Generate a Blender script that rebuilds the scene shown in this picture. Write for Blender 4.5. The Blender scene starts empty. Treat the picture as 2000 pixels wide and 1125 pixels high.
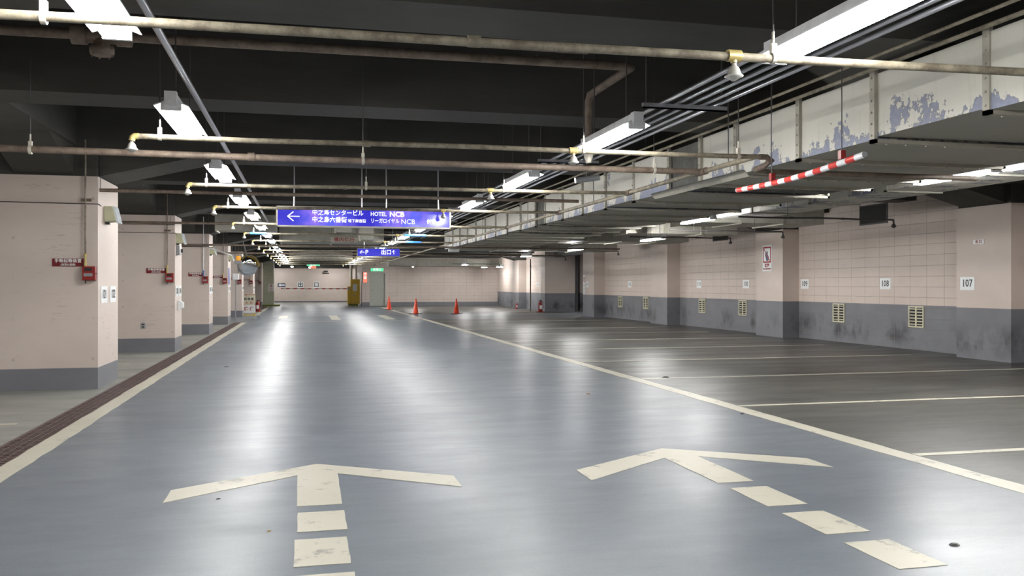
import bpy, math, random
from mathutils import Vector, Matrix
from mathutils.geometry import tessellate_polygon
random.seed(7)
PI = math.pi
S = bpy.context.scene
COL = S.collection

# ------------------------------------------------------------------ camera, world, exposure
cd = bpy.data.cameras.new('camera'); cam = bpy.data.objects.new('camera', cd); COL.objects.link(cam)
cam.location = (0, 0, 1.3)
cam.rotation_euler = (PI/2, 0, -math.atan(406/1700))
cd.sensor_width = 36; cd.lens = 30.6; cd.shift_y = -5.5/2000; cd.clip_start = .05; cd.clip_end = 300
S.camera = cam
w = bpy.data.worlds.new('world'); S.world = w; w.use_nodes = True
w.node_tree.nodes['Background'].inputs[0].default_value = (.02, .02, .022, 1)
w.node_tree.nodes['Background'].inputs[1].default_value = 1
S.view_settings.view_transform = 'Standard'; S.view_settings.look = 'None'
S.view_settings.gamma = 1; S.view_settings.use_curve_mapping = False
S.view_settings.exposure = 0.0
TUBE_POWER = 180.0
S.cycles.use_denoising = True
S.cycles.use_light_tree = True
S.cycles.max_bounces = 8; S.cycles.diffuse_bounces = 5; S.cycles.sample_clamp_indirect = 6
try: S.cycles.denoiser = 'OPENIMAGEDENOISE'
except Exception: pass

# ------------------------------------------------------------------ materials
class NT:
    def __init__(s, name):
        m = bpy.data.materials.new(name); m.use_nodes = True; s.m = m; s.t = m.node_tree
        s.b = s.t.nodes['Principled BSDF']
    def n(s, t, **k):
        o = s.t.nodes.new(t)
        for a, v in k.items(): setattr(o, a, v)
        return o
    def l(s, a, b): s.t.links.new(a, b)
    def pos(s): return s.n('ShaderNodeNewGeometry').outputs['Position']
    def noise(s, scale, sc=(1, 1, 1), det=4, rough=.6, vec=None, off=(0, 0, 0)):
        mp = s.n('ShaderNodeMapping'); mp.inputs['Scale'].default_value = sc; mp.inputs['Location'].default_value = off
        s.l(vec or s.pos(), mp.inputs[0])
        n = s.n('ShaderNodeTexNoise'); n.inputs['Scale'].default_value = scale; n.inputs['Detail'].default_value = det
        n.inputs['Roughness'].default_value = rough
        s.l(mp.outputs[0], n.inputs['Vector']); return n.outputs[0]
    def rng(s, v, a, b, c=0., d=1.):
        r = s.n('ShaderNodeMapRange'); r.clamp = True
        s.l(v, r.inputs[0])
        for i, x in enumerate((a, b, c, d)): r.inputs[i+1].default_value = x
        return r.outputs[0]
    def mth(s, op, a, b=None, c=None):
        m = s.n('ShaderNodeMath', operation=op)
        for i, x in enumerate((a, b, c)):
            if x is None: continue
            if isinstance(x, (int, float)): m.inputs[i].default_value = x
            else: s.l(x, m.inputs[i])
        return m.outputs[0]
    def mix(s, f, a, b):
        m = s.n('ShaderNodeMix', data_type='RGBA')
        for x, i in ((f, 0), (a, 6), (b, 7)):
            if isinstance(x, (int, float)): m.inputs[i].default_value = x
            elif isinstance(x, tuple): m.inputs[i].default_value = (*x, 1)
            else: s.l(x, m.inputs[i])
        return m.outputs[2]
    def bump(s, h, st, dist=.01):
        b = s.n('ShaderNodeBump'); b.inputs['Strength'].default_value = st; b.inputs['Distance'].default_value = dist
        s.l(h, b.inputs['Height']); s.l(b.outputs[0], s.b.inputs['Normal'])
    def base(s, c):
        if isinstance(c, tuple): s.b.inputs['Base Color'].default_value = (*c, 1)
        else: s.l(c, s.b.inputs['Base Color'])
    def rough(s, r):
        if isinstance(r, (int, float)): s.b.inputs['Roughness'].default_value = r
        else: s.l(r, s.b.inputs['Roughness'])
    def xyz(s):
        x = s.n('ShaderNodeSeparateXYZ'); s.l(s.pos(), x.inputs[0]); return x.outputs

def simple(name, c, r=.5, metal=0., var=.12, sc=8., bump=0., spec=.5):
    m = NT(name)
    f = m.rng(m.noise(sc), .3, .7)
    m.base(m.mix(f, tuple(x*(1-var) for x in c), tuple(min(1, x*(1+var)) for x in c)))
    m.rough(r); m.b.inputs['Metallic'].default_value = metal
    m.b.inputs['Specular IOR Level'].default_value = spec
    if bump: m.bump(m.noise(sc*4), bump)
    return m.m
def emit(name, c, s_):
    m = NT(name); m.base((.05, .05, .05)); m.rough(.6); m.b.inputs['Emission Color'].default_value = (*c, 1)
    m.b.inputs['Emission Strength'].default_value = s_; return m.m

M = {}
def floor_lane():
    m = NT('blue_grey_floor_paint')
    a = m.noise(1.2, (.6, 1.7, 1), 6, .68); b = m.noise(.35, (1, 1, 1), 3)
    c = m.mix(m.rng(a, .3, .7), (.112, .130, .154), (.138, .158, .182))
    c = m.mix(m.rng(b, .45, .7, 0, .5), c, (.150, .168, .174))
    fine = m.noise(60, (1, 1, 1), 2)
    c = m.mix(m.rng(fine, .35, .75, 0, .25), c, (.20, .225, .25))
    spots = m.rng(m.noise(9, (1, 1, 1), 5, .8, off=(3, 1, 0)), .70, .74)
    c = m.mix(m.mth('MULTIPLY', spots, .5), c, (.10, .11, .11))
    m.base(c)
    st = m.noise(1.8, (.6, 1.8, 1), 6, .72)
    m.b.inputs['Specular IOR Level'].default_value = .62
    m.rough(m.rng(m.mth('ADD', m.mth('MULTIPLY', st, .6), m.mth('MULTIPLY', b, .4)), .35, .65, .30, .46))
    m.bump(m.mth('ADD', m.noise(1.3, (.8, 1.6, 1), 4), m.mth('MULTIPLY', m.noise(45), .03)), .22, .012)
    return m.m
def floor_dark():
    m = NT('dark_worn_asphalt_paint')
    a = m.noise(.8, (.5, 1.8, 1), 6, .7); f = m.noise(90, det=3)
    c = m.mix(m.rng(a, .32, .68), (.040, .040, .036), (.088, .086, .078))
    c = m.mix(m.rng(f, .4, .7, 0, .35), c, (.15, .15, .143))
    m.base(c)
    m.rough(m.rng(a, .3, .7, .48, .30))
    m.bump(m.mth('ADD', m.noise(3, (.6, 2, 1), 3), m.mth('MULTIPLY', f, .12)), .35, .01)
    return m.m
def floor_conc():
    m = NT('pale_concrete_floor')
    a = m.noise(1.1, (.5, 1.6, 1), 6, .7)
    m.base(m.mix(m.rng(a, .3, .7), (.20, .205, .18), (.31, .31, .28)))
    m.rough(m.rng(a, .3, .7, .5, .35)); m.bump(m.noise(30), .12)
    return m.m
def wall(name, z0, blocks, holes, dirt):
    """pink paint over a grey painted dado, on concrete blocks or on board-marked concrete"""
    m = NT(name); X, Y, Z = m.xyz()
    n = m.noise(1.3, (1, 1, 1.6), 5)
    pink = m.mix(m.rng(n, .3, .7), (.545, .465, .415), (.60, .515, .465))
    grey = m.mix(m.rng(n, .3, .7), (.145, .148, .165), (.180, .183, .200))
    h = None
    f = m.rng(m.mth('ADD', Z, m.mth('MULTIPLY', m.noise(3), .006)), z0-.004+.003, z0+.004+.003)
    if dirt:
        d = m.noise(.95, (1.2, 1.2, .8), 5, .65, off=(7, 2, 5)); k = m.mth('MULTIPLY', m.rng(Z, .0, .22), m.rng(Z, .36, .68, 1, 0))
        dd = m.mth('MULTIPLY', m.rng(d, .50, .66), k)
        grey = m.mix(m.mth('MULTIPLY', dd, .92), grey, (.03, .03, .032))
        pink = m.mix(m.rng(Z, z0, z0+.8, .18, 0), pink, (.52, .40, .31))
    c = m.mix(f, grey, pink)
    if blocks:
        ax = X if blocks == 'x' else Y
        u = m.mth('PINGPONG', m.mth('ADD', ax, 40.), .2425); v = m.mth('PINGPONG', Z, .1055)
        j = m.mth('MAXIMUM', m.rng(u, .004, .009, 1, 0), m.rng(v, .003, .008, 1, 0))
        c = m.mix(m.mth('MULTIPLY', j, m.rng(m.noise(2.), .3, .6, .15, .62)), c, (.20, .165, .145))
        m.bump(m.mth('ADD', m.mth('MULTIPLY', j, -1), m.mth('MULTIPLY', m.noise(35), .15)), .5, .006)
    else:
        hh = m.mth('MULTIPLY', m.noise(40), .3)
        if holes:
            ax = m.mth('ADD', X, Y)
            u = m.mth('PINGPONG', m.mth('ADD', ax, 40.27), .45); v = m.mth('PINGPONG', m.mth('ADD', Z, .12), .25)
            r = m.mth('SQRT', m.mth('ADD', m.mth('MULTIPLY', u, u), m.mth('MULTIPLY', v, v)))
            ring = m.mth('MULTIPLY', m.rng(r, .022, .016), m.rng(m.noise(1.7, det=1), .42, .5))
            c = m.mix(m.mth('MULTIPLY', ring, .35), c, (.22, .18, .16))
            cr = m.noise(1.1, (.8, .8, 14), 3, .6, off=(0, 0, 3)); line = m.rng(m.mth('ABSOLUTE', m.mth('SUBTRACT', cr, .5)), .002, .007, 1, 0)
            line = m.mth('MULTIPLY', line, m.rng(m.noise(.9, off=(5, 5, 5)), .54, .62))
            c = m.mix(m.mth('MULTIPLY', line, .55), c, (.14, .12, .11))
            sp = m.rng(m.noise(14, det=3, rough=.7), .70, .74); c = m.mix(m.mth('MULTIPLY', sp, .4), c, (.2, .17, .15))
            hh = m.mth('SUBTRACT', hh, ring)
        m.bump(hh, .3, .006)
    m.base(c); m.rough(.55); return m.m
def raw():
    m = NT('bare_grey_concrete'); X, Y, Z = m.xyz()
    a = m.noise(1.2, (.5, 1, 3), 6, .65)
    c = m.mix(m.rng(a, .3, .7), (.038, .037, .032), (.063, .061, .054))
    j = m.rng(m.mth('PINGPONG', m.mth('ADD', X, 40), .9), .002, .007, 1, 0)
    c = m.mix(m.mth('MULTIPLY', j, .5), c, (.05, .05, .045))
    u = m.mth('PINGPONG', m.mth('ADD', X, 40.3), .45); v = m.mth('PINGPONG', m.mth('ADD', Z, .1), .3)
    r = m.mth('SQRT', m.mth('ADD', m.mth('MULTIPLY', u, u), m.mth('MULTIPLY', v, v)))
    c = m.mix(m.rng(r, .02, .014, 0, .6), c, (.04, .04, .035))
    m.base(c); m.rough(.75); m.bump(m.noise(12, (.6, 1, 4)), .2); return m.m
def peel(name, zc, base, amt):
    m = NT(name); X, Y, Z = m.xyz()
    n = m.mth('ADD', m.mth('MULTIPLY', m.noise(2.6, (1, 1.3, 1), 6, .62), .7), m.mth('MULTIPLY', m.noise(16, det=4, rough=.7), .3))
    edge = m.rng(Z, zc, zc+.32, amt, -.07)
    t = m.mth('ADD', n, edge)
    k = m.rng(t, .565, .572); rim = m.rng(m.mth('ABSOLUTE', m.mth('SUBTRACT', t, .566)), .002, .007, 1, 0)
    n2 = m.noise(1.1, (1, 1, 2.2), 4)
    b = m.mix(m.rng(n2, .3, .7), tuple(x*.92 for x in base), tuple(x*1.06 for x in base))
    streak = m.rng(m.noise(5, (1, 5, .25), 3), .58, .75, 0, .3)
    b = m.mix(streak, b, (.36, .31, .22))
    c = m.mix(k, b, m.mix(m.rng(m.noise(25), .3, .7), (.20, .22, .30), (.27, .29, .37)))
    c = m.mix(m.mth('MULTIPLY', rim, .7), c, (.06, .055, .05))
    m.base(c); m.rough(.5); m.bump(m.mth('SUBTRACT', m.mth('MULTIPLY', m.noise(3), .6), k), .5, .006); return m.m
def rusty(name, c1, c2, r=.55, sc=9):
    m = NT(name); a = m.noise(sc, (1, 1, 1), 6, .75)
    m.base(m.mix(m.rng(a, .4, .62), c1, c2)); m.rough(r); m.bump(m.noise(40), .3, .003); return m.m
def stripes():
    m = NT('red_and_white_bands'); X, Y, Z = m.xyz()
    k = m.mth('GREATER_THAN', m.mth('FRACT', m.mth('MULTIPLY', Y, 4.6)), .5)
    m.base(m.mix(k, (.75, .75, .78), (.62, .05, .04))); m.rough(.3); return m.m
def gate_stripes():
    m = NT('gate_red_and_white_bands'); X, Y, Z = m.xyz()
    k = m.mth('GREATER_THAN', m.mth('FRACT', m.mth('MULTIPLY', X, 2.3)), .5)
    m.base(m.mix(k, (.8, .78, .75), (.6, .06, .05))); m.rough(.4); return m.m
def sign_glow():
    m = NT('backlit_blue_sign_face')
    tc = m.n('ShaderNodeTexCoord'); sx = m.n('ShaderNodeSeparateXYZ'); m.l(tc.outputs['Object'], sx.inputs[0])
    u = sx.outputs[0]; z = sx.outputs[2]
    cx = m.mth('ABSOLUTE', m.mth('SUBTRACT', m.mth('PINGPONG', m.mth('ADD', u, 1.27), 1.27), .66))
    k = m.rng(cx, .5, .15); low = m.rng(m.mth('MULTIPLY', z, 1), .02, -.06)
    c = m.mix(k, (.035, .03, .62), (.12, .14, .95))
    c = m.mix(m.mth('MULTIPLY', k, m.rng(m.noise(3.2, vec=tc.outputs['Object']), .46, .62)), c, (.36, .20, .92))
    m.base((.02, .02, .06)); m.l(c, m.b.inputs['Emission Color']); m.b.inputs['Emission Strength'].default_value = .95
    m.rough(.12); return m.m
def yellow():
    m = NT('worn_yellow_paint'); a = m.noise(4, det=6, rough=.7)
    m.base(m.mix(m.rng(a, .62, .66), (.72, .47, .02), (.35, .25, .05))); m.rough(.4); return m.m
def marking():
    m = NT('cream_road_paint'); a = m.noise(5, (1, 1, 1), 6, .75); b = m.noise(1.1, det=2)
    c = m.mix(m.rng(m.noise(.8), .3, .7), (.48, .455, .37), (.54, .515, .43))
    c = m.mix(m.rng(m.mth('ADD', a, m.mth('MULTIPLY', b, .25)), .70, .78, 0, .75), c, (.20, .19, .17))
    m.base(c); m.rough(.45); m.bump(m.noise(50), .3, .002); return m.m
M['lane'] = floor_lane(); M['dark'] = floor_dark(); M['conc'] = floor_conc()
M['wblock'] = wall('pink_block_wall', .9, 'y', False, True)
M['wblockx'] = wall('pink_block_end_wall', .26, 'x', False, False)
M['wplain'] = wall('pink_smooth_wall', .9, None, False, True)
M['pier'] = wall('pink_board_marked_concrete', .27, None, True, False)
M['endwall'] = wall('pink_end_wall', .10, None, True, False)
M['raw'] = raw()
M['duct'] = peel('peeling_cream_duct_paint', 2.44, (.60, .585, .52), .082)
M['ductu'] = peel('darker_cream_duct_underside', 1.0, (.33, .315, .27), .03)  # duct cream in a darker tone for the bottom faces
M['duct_plain'] = simple('grey_cream_duct_paint', (.36, .35, .30), .55)
M['flange'] = simple('cream_flange_steel', (.40, .38, .32), .5, .2)
M['canvas'] = simple('dark_grey_canvas', (.10, .10, .09), .85, var=.45, sc=5, bump=.4)
M['pipe'] = rusty('weathered_cream_pipe', (.29, .26, .19), (.13, .105, .075))
M['brown'] = rusty('brown_painted_pipe', (.20, .155, .12), (.11, .08, .06))
M['darkpipe'] = simple('dark_pipe', (.05, .045, .045), .5)
M['bluewrap'] = simple('blue_wrap', (.04, .16, .42), .5)
M['rod'] = simple('steel_rod', (.08, .08, .08), .45, .5)
M['clamp'] = simple('pale_clamp', (.55, .52, .45), .45, .3)
M['galv'] = simple('galvanised_steel', (.50, .51, .55), .32, .85, sc=3)
M['brass'] = simple('brass_elbow', (.50, .40, .16), .4, .5)
M['head'] = simple('grey_sprinkler_metal', (.55, .54, .50), .35, .5)
M['white'] = simple('white_enamel', (.78, .79, .80), .35)
M['reflect'] = simple('white_reflector', (.85, .86, .88), .25, var=.03)
M['tube'] = emit('fluorescent_tube_light', (1, .99, .97), TUBE_POWER)
M['tube_side'] = emit('boosted_side_tube_light', (1, .99, .97), TUBE_POWER*1.6)  # side lamp tubes made stronger to brighten the right wall
M['plate'] = simple('white_plate', (.78, .80, .80), .35, var=.04)
M['ink'] = simple('black_lettering', (.025, .03, .035), .5, var=0)
M['redink'] = simple('dark_red_lettering', (.33, .03, .03), .5, var=0)
M['redsign'] = simple('dark_red_sign', (.16, .008, .012), .35)
M['red'] = simple('red_enamel', (.22, .014, .012), .38)
M['whitetext'] = simple('white_lettering', (.80, .80, .78), .5, var=0)
M['glowtext'] = emit('lit_white_lettering', (1, 1, 1), 1.1)
M['glow'] = sign_glow()
M['glow2'] = emit('lit_blue_sign_face', (.03, .03, .62), 1.0)
M['green'] = emit('lit_green_sign', (.10, .80, .38), 1.1)
M['redlit'] = emit('lit_red_sign', (1., .20, .10), 1.2)
M['cream_box'] = simple('cream_green_plastic', (.50, .50, .34), .4)
M['glass'] = simple('pale_lens', (.70, .75, .78), .08, sc=12)
M['yellow'] = yellow()
M['cone'] = simple('orange_red_plastic', (.72, .075, .03), .4)
M['conebase'] = simple('dark_rubber', (.04, .035, .035), .6)
M['mark'] = marking()
M['grate'] = rusty('rusty_brown_grating', (.075, .05, .046), (.15, .105, .10), .5, 14)
M['trench'] = simple('dark_trench', (.02, .02, .02), .8)
M['vent'] = simple('cream_vent', (.56, .53, .38), .5)
M['black'] = simple('black_void', (.012, .012, .012), .7)
M['mirror'] = simple('mirror_surface', (.80, .83, .86), .04, 1., var=.02)
M['amber'] = emit('amber_beacon_light', (1, .42, .03), .8)
M['greenpaint'] = simple('pale_green_paint', (.47, .50, .38), .5)
M['olive'] = simple('olive_green_kerb', (.16, .19, .02), .6)
M['door'] = simple('grey_green_door_paint', (.40, .42, .37), .5, var=.05)
M['grey'] = simple('grey_metal', (.30, .31, .32), .45, .3)
M['stripe'] = stripes(); M['gate'] = gate_stripes()
M['blue'] = simple('blue_enamel', (.04, .05, .30), .4)
M['ivory'] = simple('ivory_board', (.62, .58, .44), .45)
M['navy'] = simple('navy_sign', (.03, .05, .12), .4)
M['leaf'] = simple('dry_leaf', (.30, .17, .04), .7)
M['oil'] = simple('black_grime', (.02, .02, .02), .5)

# ------------------------------------------------------------------ mesh helpers
class MB:
    def __init__(s): s.v = []; s.f = []; s.sm = []; s.mi = []; s.m = 0
    def add(s, vs, fs, smooth=False):
        o = len(s.v); s.v += [tuple(v) for v in vs]
        for f in fs: s.f.append(tuple(i+o for i in f)); s.sm.append(smooth); s.mi.append(s.m)
        return s
    def box(s, x0, x1, y0, y1, z0, z1):
        return s.add([(x, y, z) for z in (z0, z1) for y in (y0, y1) for x in (x0, x1)],
                     [(0, 2, 3, 1), (4, 5, 7, 6), (0, 1, 5, 4), (2, 6, 7, 3), (0, 4, 6, 2), (1, 3, 7, 5)])
    def prism(s, pts, y0, y1):           # pts are (x,z) counter-clockwise seen from -y
        n = len(pts)
        s.add([(x, y0, z) for x, z in pts]+[(x, y1, z) for x, z in pts],
              [tuple(range(n)), tuple(range(2*n-1, n-1, -1))]+[(i, n+i, n+(i+1) % n, (i+1) % n) for i in range(n)]); return s
    def prismx(s, pts, x0, x1):          # pts are (y,z)
        n = len(pts)
        s.add([(x0, y, z) for y, z in pts]+[(x1, y, z) for y, z in pts],
              [tuple(range(n-1, -1, -1)), tuple(range(n, 2*n))]+[(i, (i+1) % n, n+(i+1) % n, n+i) for i in range(n)]); return s
    def tube(s, path, r, seg=10, caps=True):
        P = [Vector(p) for p in path]; R = r if isinstance(r, (list, tuple)) else [r]*len(P)
        rings = []; up = None
        for i, p in enumerate(P):
            t = ((P[min(i+1, len(P)-1)]-p).normalized() if i < len(P)-1 else Vector()) + ((p-P[max(i-1, 0)]).normalized() if i else Vector())
            t = t.normalized()
            if up is None: up = Vector((0, 0, 1)) if abs(t.z) < .9 else Vector((1, 0, 0))
            a = t.cross(up); a.normalize(); b = a.cross(t).normalized(); up = b
            sc = 1.
            if 0 < i < len(P)-1:
                cs = (P[i+1]-p).normalized().dot((p-P[i-1]).normalized()); sc = min(1.5, 1/max(.3, math.sqrt(max(0, (1+cs)/2))))
            rings.append([p+(a*math.cos(k*2*PI/seg)*sc+b*math.sin(k*2*PI/seg))*R[i] for k in range(seg)])
        s.add([q for r_ in rings for q in r_],
              [(i*seg+k, i*seg+(k+1) % seg, (i+1)*seg+(k+1) % seg, (i+1)*seg+k) for i in range(len(P)-1) for k in range(seg)], True)
        if caps:
            s.add(rings[0], [tuple(range(seg))[::-1]]); s.add(rings[-1], [tuple(range(seg))])
        return s
    def lathe(s, prof, c=(0, 0, 0), seg=16):  # (r,z) profile around z
        n = len(prof)
        s.add([(c[0]+r*math.cos(k*2*PI/seg), c[1]+r*math.sin(k*2*PI/seg), c[2]+z) for k in range(seg) for r, z in prof],
              [(k*n+i, ((k+1) % seg)*n+i, ((k+1) % seg)*n+i+1, k*n+i+1) for k in range(seg) for i in range(n-1)], True); return s
    def mesh(s, name, mat):
        me = bpy.data.meshes.new(name); me.from_pydata(s.v, [], s.f)
        for m in (mat if isinstance(mat, list) else [mat]): me.materials.append(M[m] if isinstance(m, str) else m)
        me.polygons.foreach_set('use_smooth', s.sm); me.polygons.foreach_set('material_index', s.mi); me.update(); return me
    def build(s, name, mat, parent=None, loc=(0, 0, 0), bevel=0):
        o = bpy.data.objects.new(name, s.mesh(name, mat)); COL.objects.link(o); o.location = loc
        if parent: o.parent = parent
        if bevel:
            b = o.modifiers.new('bevel', 'BEVEL'); b.width = bevel; b.segments = 2; b.limit_method = 'ANGLE'
        return o
def tag(o, label, cat, group=None, kind=None):
    o['label'] = label; o['category'] = cat
    if group: o['group'] = group
    if kind: o['kind'] = kind
    return o
def thing(name, label, cat, loc, rz=0, group=None):
    o = bpy.data.objects.new(name, None); COL.objects.link(o); o.location = loc; o.rotation_euler = (0, 0, rz)
    o.empty_display_size = .1
    return tag(o, label, cat, group)
def struct(name, mb, mat, label=None, cat=None):
    o = mb.build(name, mat); o['kind'] = 'structure'
    if label: o['label'] = label; o['category'] = cat
    return o
def dup(root, loc, label, rz=None):
    def cp(o, par):
        c = o.copy(); COL.objects.link(c)
        if par: c.parent = par
        for ch in list(o.children): cp(ch, c)
        return c
    r = cp(root, None); r.location = loc; r['label'] = label
    if rz is not None: r.rotation_euler = (0, 0, rz)
    return r
_tc = {}
def text(body, size, mat, parent, x=0, z=0, y=-.004, bold=0., align='CENTER', name='lettering', wscale=1., ext=.0015, space=1.):
    key = (body, size, bold, align, wscale, mat, ext, space)
    if key not in _tc:
        c = bpy.data.curves.new('txt', 'FONT'); c.body = body; c.size = size; c.extrude = ext; c.offset = bold
        c.align_x = align; c.align_y = 'CENTER'; c.resolution_u = 2; c.space_character = space
        o = bpy.data.objects.new('txt', c); COL.objects.link(o)
        dg = bpy.context.evaluated_depsgraph_get(); me = bpy.data.meshes.new_from_object(o.evaluated_get(dg))
        COL.objects.unlink(o); bpy.data.objects.remove(o)
        me.transform(Matrix.Rotation(PI/2, 4, 'X') @ Matrix.Diagonal((wscale, 1, 1, 1)))
        me.materials.clear(); me.materials.append(M[mat]); me.name = name; _tc[key] = me
    o = bpy.data.objects.new(name, _tc[key]); COL.objects.link(o); o.parent = parent; o.location = (x, y, z)
    return o
def paint(pts, name, label, group=None, cat='floor marking', z=.003, jit=.005, step=.12, parent=None):
    out = []
    n = len(pts)
    for i in range(n):
        a = Vector((*pts[i], 0)); b = Vector((*pts[(i+1) % n], 0)); L = (b-a).length; k = max(1, int(L/step)); d = (b-a).normalized(); nn = Vector((-d.y, d.x, 0))
        for j in range(k):
            p = a+(b-a)*(j/k)
            if j: p += nn*random.uniform(-jit, jit)
            out.append(p)
    if sum(out[i].x*out[(i+1) % len(out)].y-out[(i+1) % len(out)].x*out[i].y for i in range(len(out))) < 0: out.reverse()
    n = len(out); tris = tessellate_polygon([out])
    vs = [(p.x, p.y, z) for p in out]+[(p.x, p.y, 0.0005) for p in out]
    fs = []
    for t in tris:
        a, b, c = (out[i] for i in t)
        fs.append(tuple(t) if (b-a).cross(c-a).z > 0 else tuple(t)[::-1])
    fs += [(i, n+i, n+(i+1) % n, (i+1) % n) for i in range(n)]
    m = MB().add(vs, fs)
    if parent:
        m.v = [(v[0]-parent.location.x, v[1]-parent.location.y, v[2]) for v in m.v]
        return m.build(name, 'mark', parent)
    o = m.build(name, 'mark'); return tag(o, label, cat, group)
ORD = ['nearest', 'second', 'third', 'fourth', 'fifth', 'sixth', 'seventh', 'eighth', 'ninth', 'tenth', 'eleventh', 'twelfth', 'thirteenth', 'fourteenth', 'fifteenth', 'sixteenth', 'seventeenth', 'eighteenth', 'nineteenth']

# ------------------------------------------------------------------ floor
struct('floor', MB().box(-1.99, 4.45, -6, 61, -.2, 0), 'lane')
struct('floor.001', MB().box(-9.2, -2.39, -6, 32, -.2, 0).box(-9.2, -2.39, 38.6, 69, -.2, 0).box(-2.39, -1.99, 38.6, 61, -.2, 0).box(-2.39, 4.45, 61, 69, -.2, 0), 'conc')
struct('floor.002', MB().box(4.45, 12.3, -6, 33, -.2, 0).box(4.45, 12.3, 38.8, 55, -.2, 0), 'dark')
struct('floor.003', MB().box(4.45, 17, 33, 38.8, -.2, 0).box(12.3, 17, 38.8, 43, -.2, 0).box(-9.2, -1.99, 32, 38.6, -.2, 0), 'lane')
struct('floor.004', MB().box(-2.39, -2.10, -6, 32, -.2, -.09).box(-2.10, -1.99, -6, 32, -.2, 0), 'trench')

# ------------------------------------------------------------------ ceiling slab, beams
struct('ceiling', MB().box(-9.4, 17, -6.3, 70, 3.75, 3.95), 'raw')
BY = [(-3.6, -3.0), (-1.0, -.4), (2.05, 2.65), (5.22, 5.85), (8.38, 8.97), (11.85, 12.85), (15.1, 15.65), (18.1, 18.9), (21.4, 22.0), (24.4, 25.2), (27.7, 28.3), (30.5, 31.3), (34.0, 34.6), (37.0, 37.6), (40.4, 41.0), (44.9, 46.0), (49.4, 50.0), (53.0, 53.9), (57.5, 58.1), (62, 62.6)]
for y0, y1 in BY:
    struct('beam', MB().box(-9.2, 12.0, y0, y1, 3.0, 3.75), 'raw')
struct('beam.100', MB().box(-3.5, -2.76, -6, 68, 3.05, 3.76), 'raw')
PIERS = [(4.62, 5.75, -2.5), (11.80, 13.0, -2.51), (18.03, 18.98, -2.45), (24.3, 25.25, -2.45), (30.1, 31.3, -2.45), (36.8, 37.8, -2.45), (44.7, 46.4, -2.45), (54.5, 56.6, -2.5)]
pn = ['beside the camera', 'nearest in view, with the cream lamp on its side', 'second in view, with a socket low on its front', 'third in view, behind the white barrier rod', 'fourth in view, with the blue sign', 'fifth in view, behind the round mirror', 'sixth in view, past the standing sign', 'last before the exit']
for (y0, y1, fx), d in zip(PIERS, pn):
    struct('pillar', MB().box(-5.0, fx, y0, y1, 0, 2.66), 'pier', 'pink concrete pier with grey base on the left of the lane, '+d, 'pillar')
    b = MB().box(-4.96, fx-.02, y0+.03, y1-.03, 2.66, 3.76)
    b.prism([(fx-.03, 2.67), (fx+1.35, 3.01), (fx-.03, 3.01)], y0+.12, y1-.12)
    b.prismx([(y0+.05, 2.67), (y0+.05, 3.1), (y0-1.2, 3.1)], -3.46, -2.8)
    b.prismx([(y1-.05, 2.67), (y1+1.2, 3.1), (y1-.05, 3.1)], -3.46, -2.8)
    struct('beam.200', b, 'raw')
# ------------------------------------------------------------------ right wall and its columns
rw = MB().box(11.95, 12.25, -6, 34.6, 0, 3.76).box(11.95, 12.25, 42, 54.2, 0, 3.76)
struct('wall_right', rw, 'wblock')
RC = [(5.4, 6.6), (12.22, 13.47), (19.36, 20.66), (26.4, 27.82), (33.75, 35.2), (46.6, 48.0)]
for i, (y0, y1) in enumerate(RC):
    struct('pillar', MB().box(11.5, 11.96, y0, y1, 0, 2.68), 'wplain', 'pink and grey column standing out of the right wall, '+['out of view by the camera', 'carrying plate 107', 'carrying the no smoking sign', 'between two vents', 'beside the side passage', 'far past the passage'][i], 'pillar')
    b = MB().box(11.52, 11.97, y0+.02, y1-.02, 2.68, 3.76)
    b.prism([(11.53, 2.69), (11.53, 3.02), (10.3, 3.02)], y0+.12, y1-.12)
    struct('beam.300', b, 'raw')
# side passage
struct('wall_passage', MB().box(11.5, 13.05, 41.2, 42.0, 0, 3.76).box(13.5, 17, 41.8, 42.1, 0, 3.76), 'wplain')
struct('trim_1', MB().box(13.05, 13.16, 41.1, 41.25, 0, 2.75), 'darkpipe')
struct('wall_passage_end', MB().box(16.8, 17.1, 34, 42.1, 0, 3.76), 'wplain')
struct('wall_passage_near', MB().box(11.96, 17, 34.6, 34.9, 0, 3.76), 'wplain')
struct('trim_2', MB().box(12.0, 12.4, 35.0, 41.2, 2.7, 3.76), 'darkpipe')
# far walls
struct('wall_far', MB().box(4.95, 12.3, 54.0, 54.3, 0, 3.76), 'wblockx')
struct('wall_far_return', MB().box(3.9, 4.95, 54.0, 54.3, 2.05, 3.76).box(3.9, 3.98, 54.0, 54.3, 0, 2.05).box(4.83, 4.95, 54.0, 54.3, 0, 2.05), 'endwall')
struct('pillar', MB().box(3.45, 3.9, 53.9, 54.4, 0, 3.76), 'wblockx', 'narrow pink column with grey base left of the far door', 'pillar')
struct('wall_exit_side', MB().box(3.55, 3.85, 54.4, 68, 0, 3.76), 'endwall')
struct('wall_end', MB().box(-9.4, 3.85, 68, 68.3, 0, 3.76), 'endwall')
struct('wall_left', MB().box(-9.5, -9.2, -6.3, 68, 0, 3.76), 'pier')
struct('wall_back', MB().box(-9.5, 12.3, -6.3, -6, 0, 3.76), 'pier')
d = struct('door_1', MB().box(3.98, 4.83, 54.06, 54.12, .02, 2.03), 'door')
k = MB().tube([(4.08, 54.0, 1.0), (4.08, 54.06, 1.0)], .02).box(4.05, 4.16, 53.98, 54.0, .98, 1.02).build('door_handle', 'grey', d)
struct('trim_3', MB().box(3.92, 3.98, 53.96, 54.0, 0, 2.09).box(4.83, 4.89, 53.96, 54.0, 0, 2.09).box(3.98, 4.83, 53.96, 54.0, 2.03, 2.09), 'door')

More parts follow.
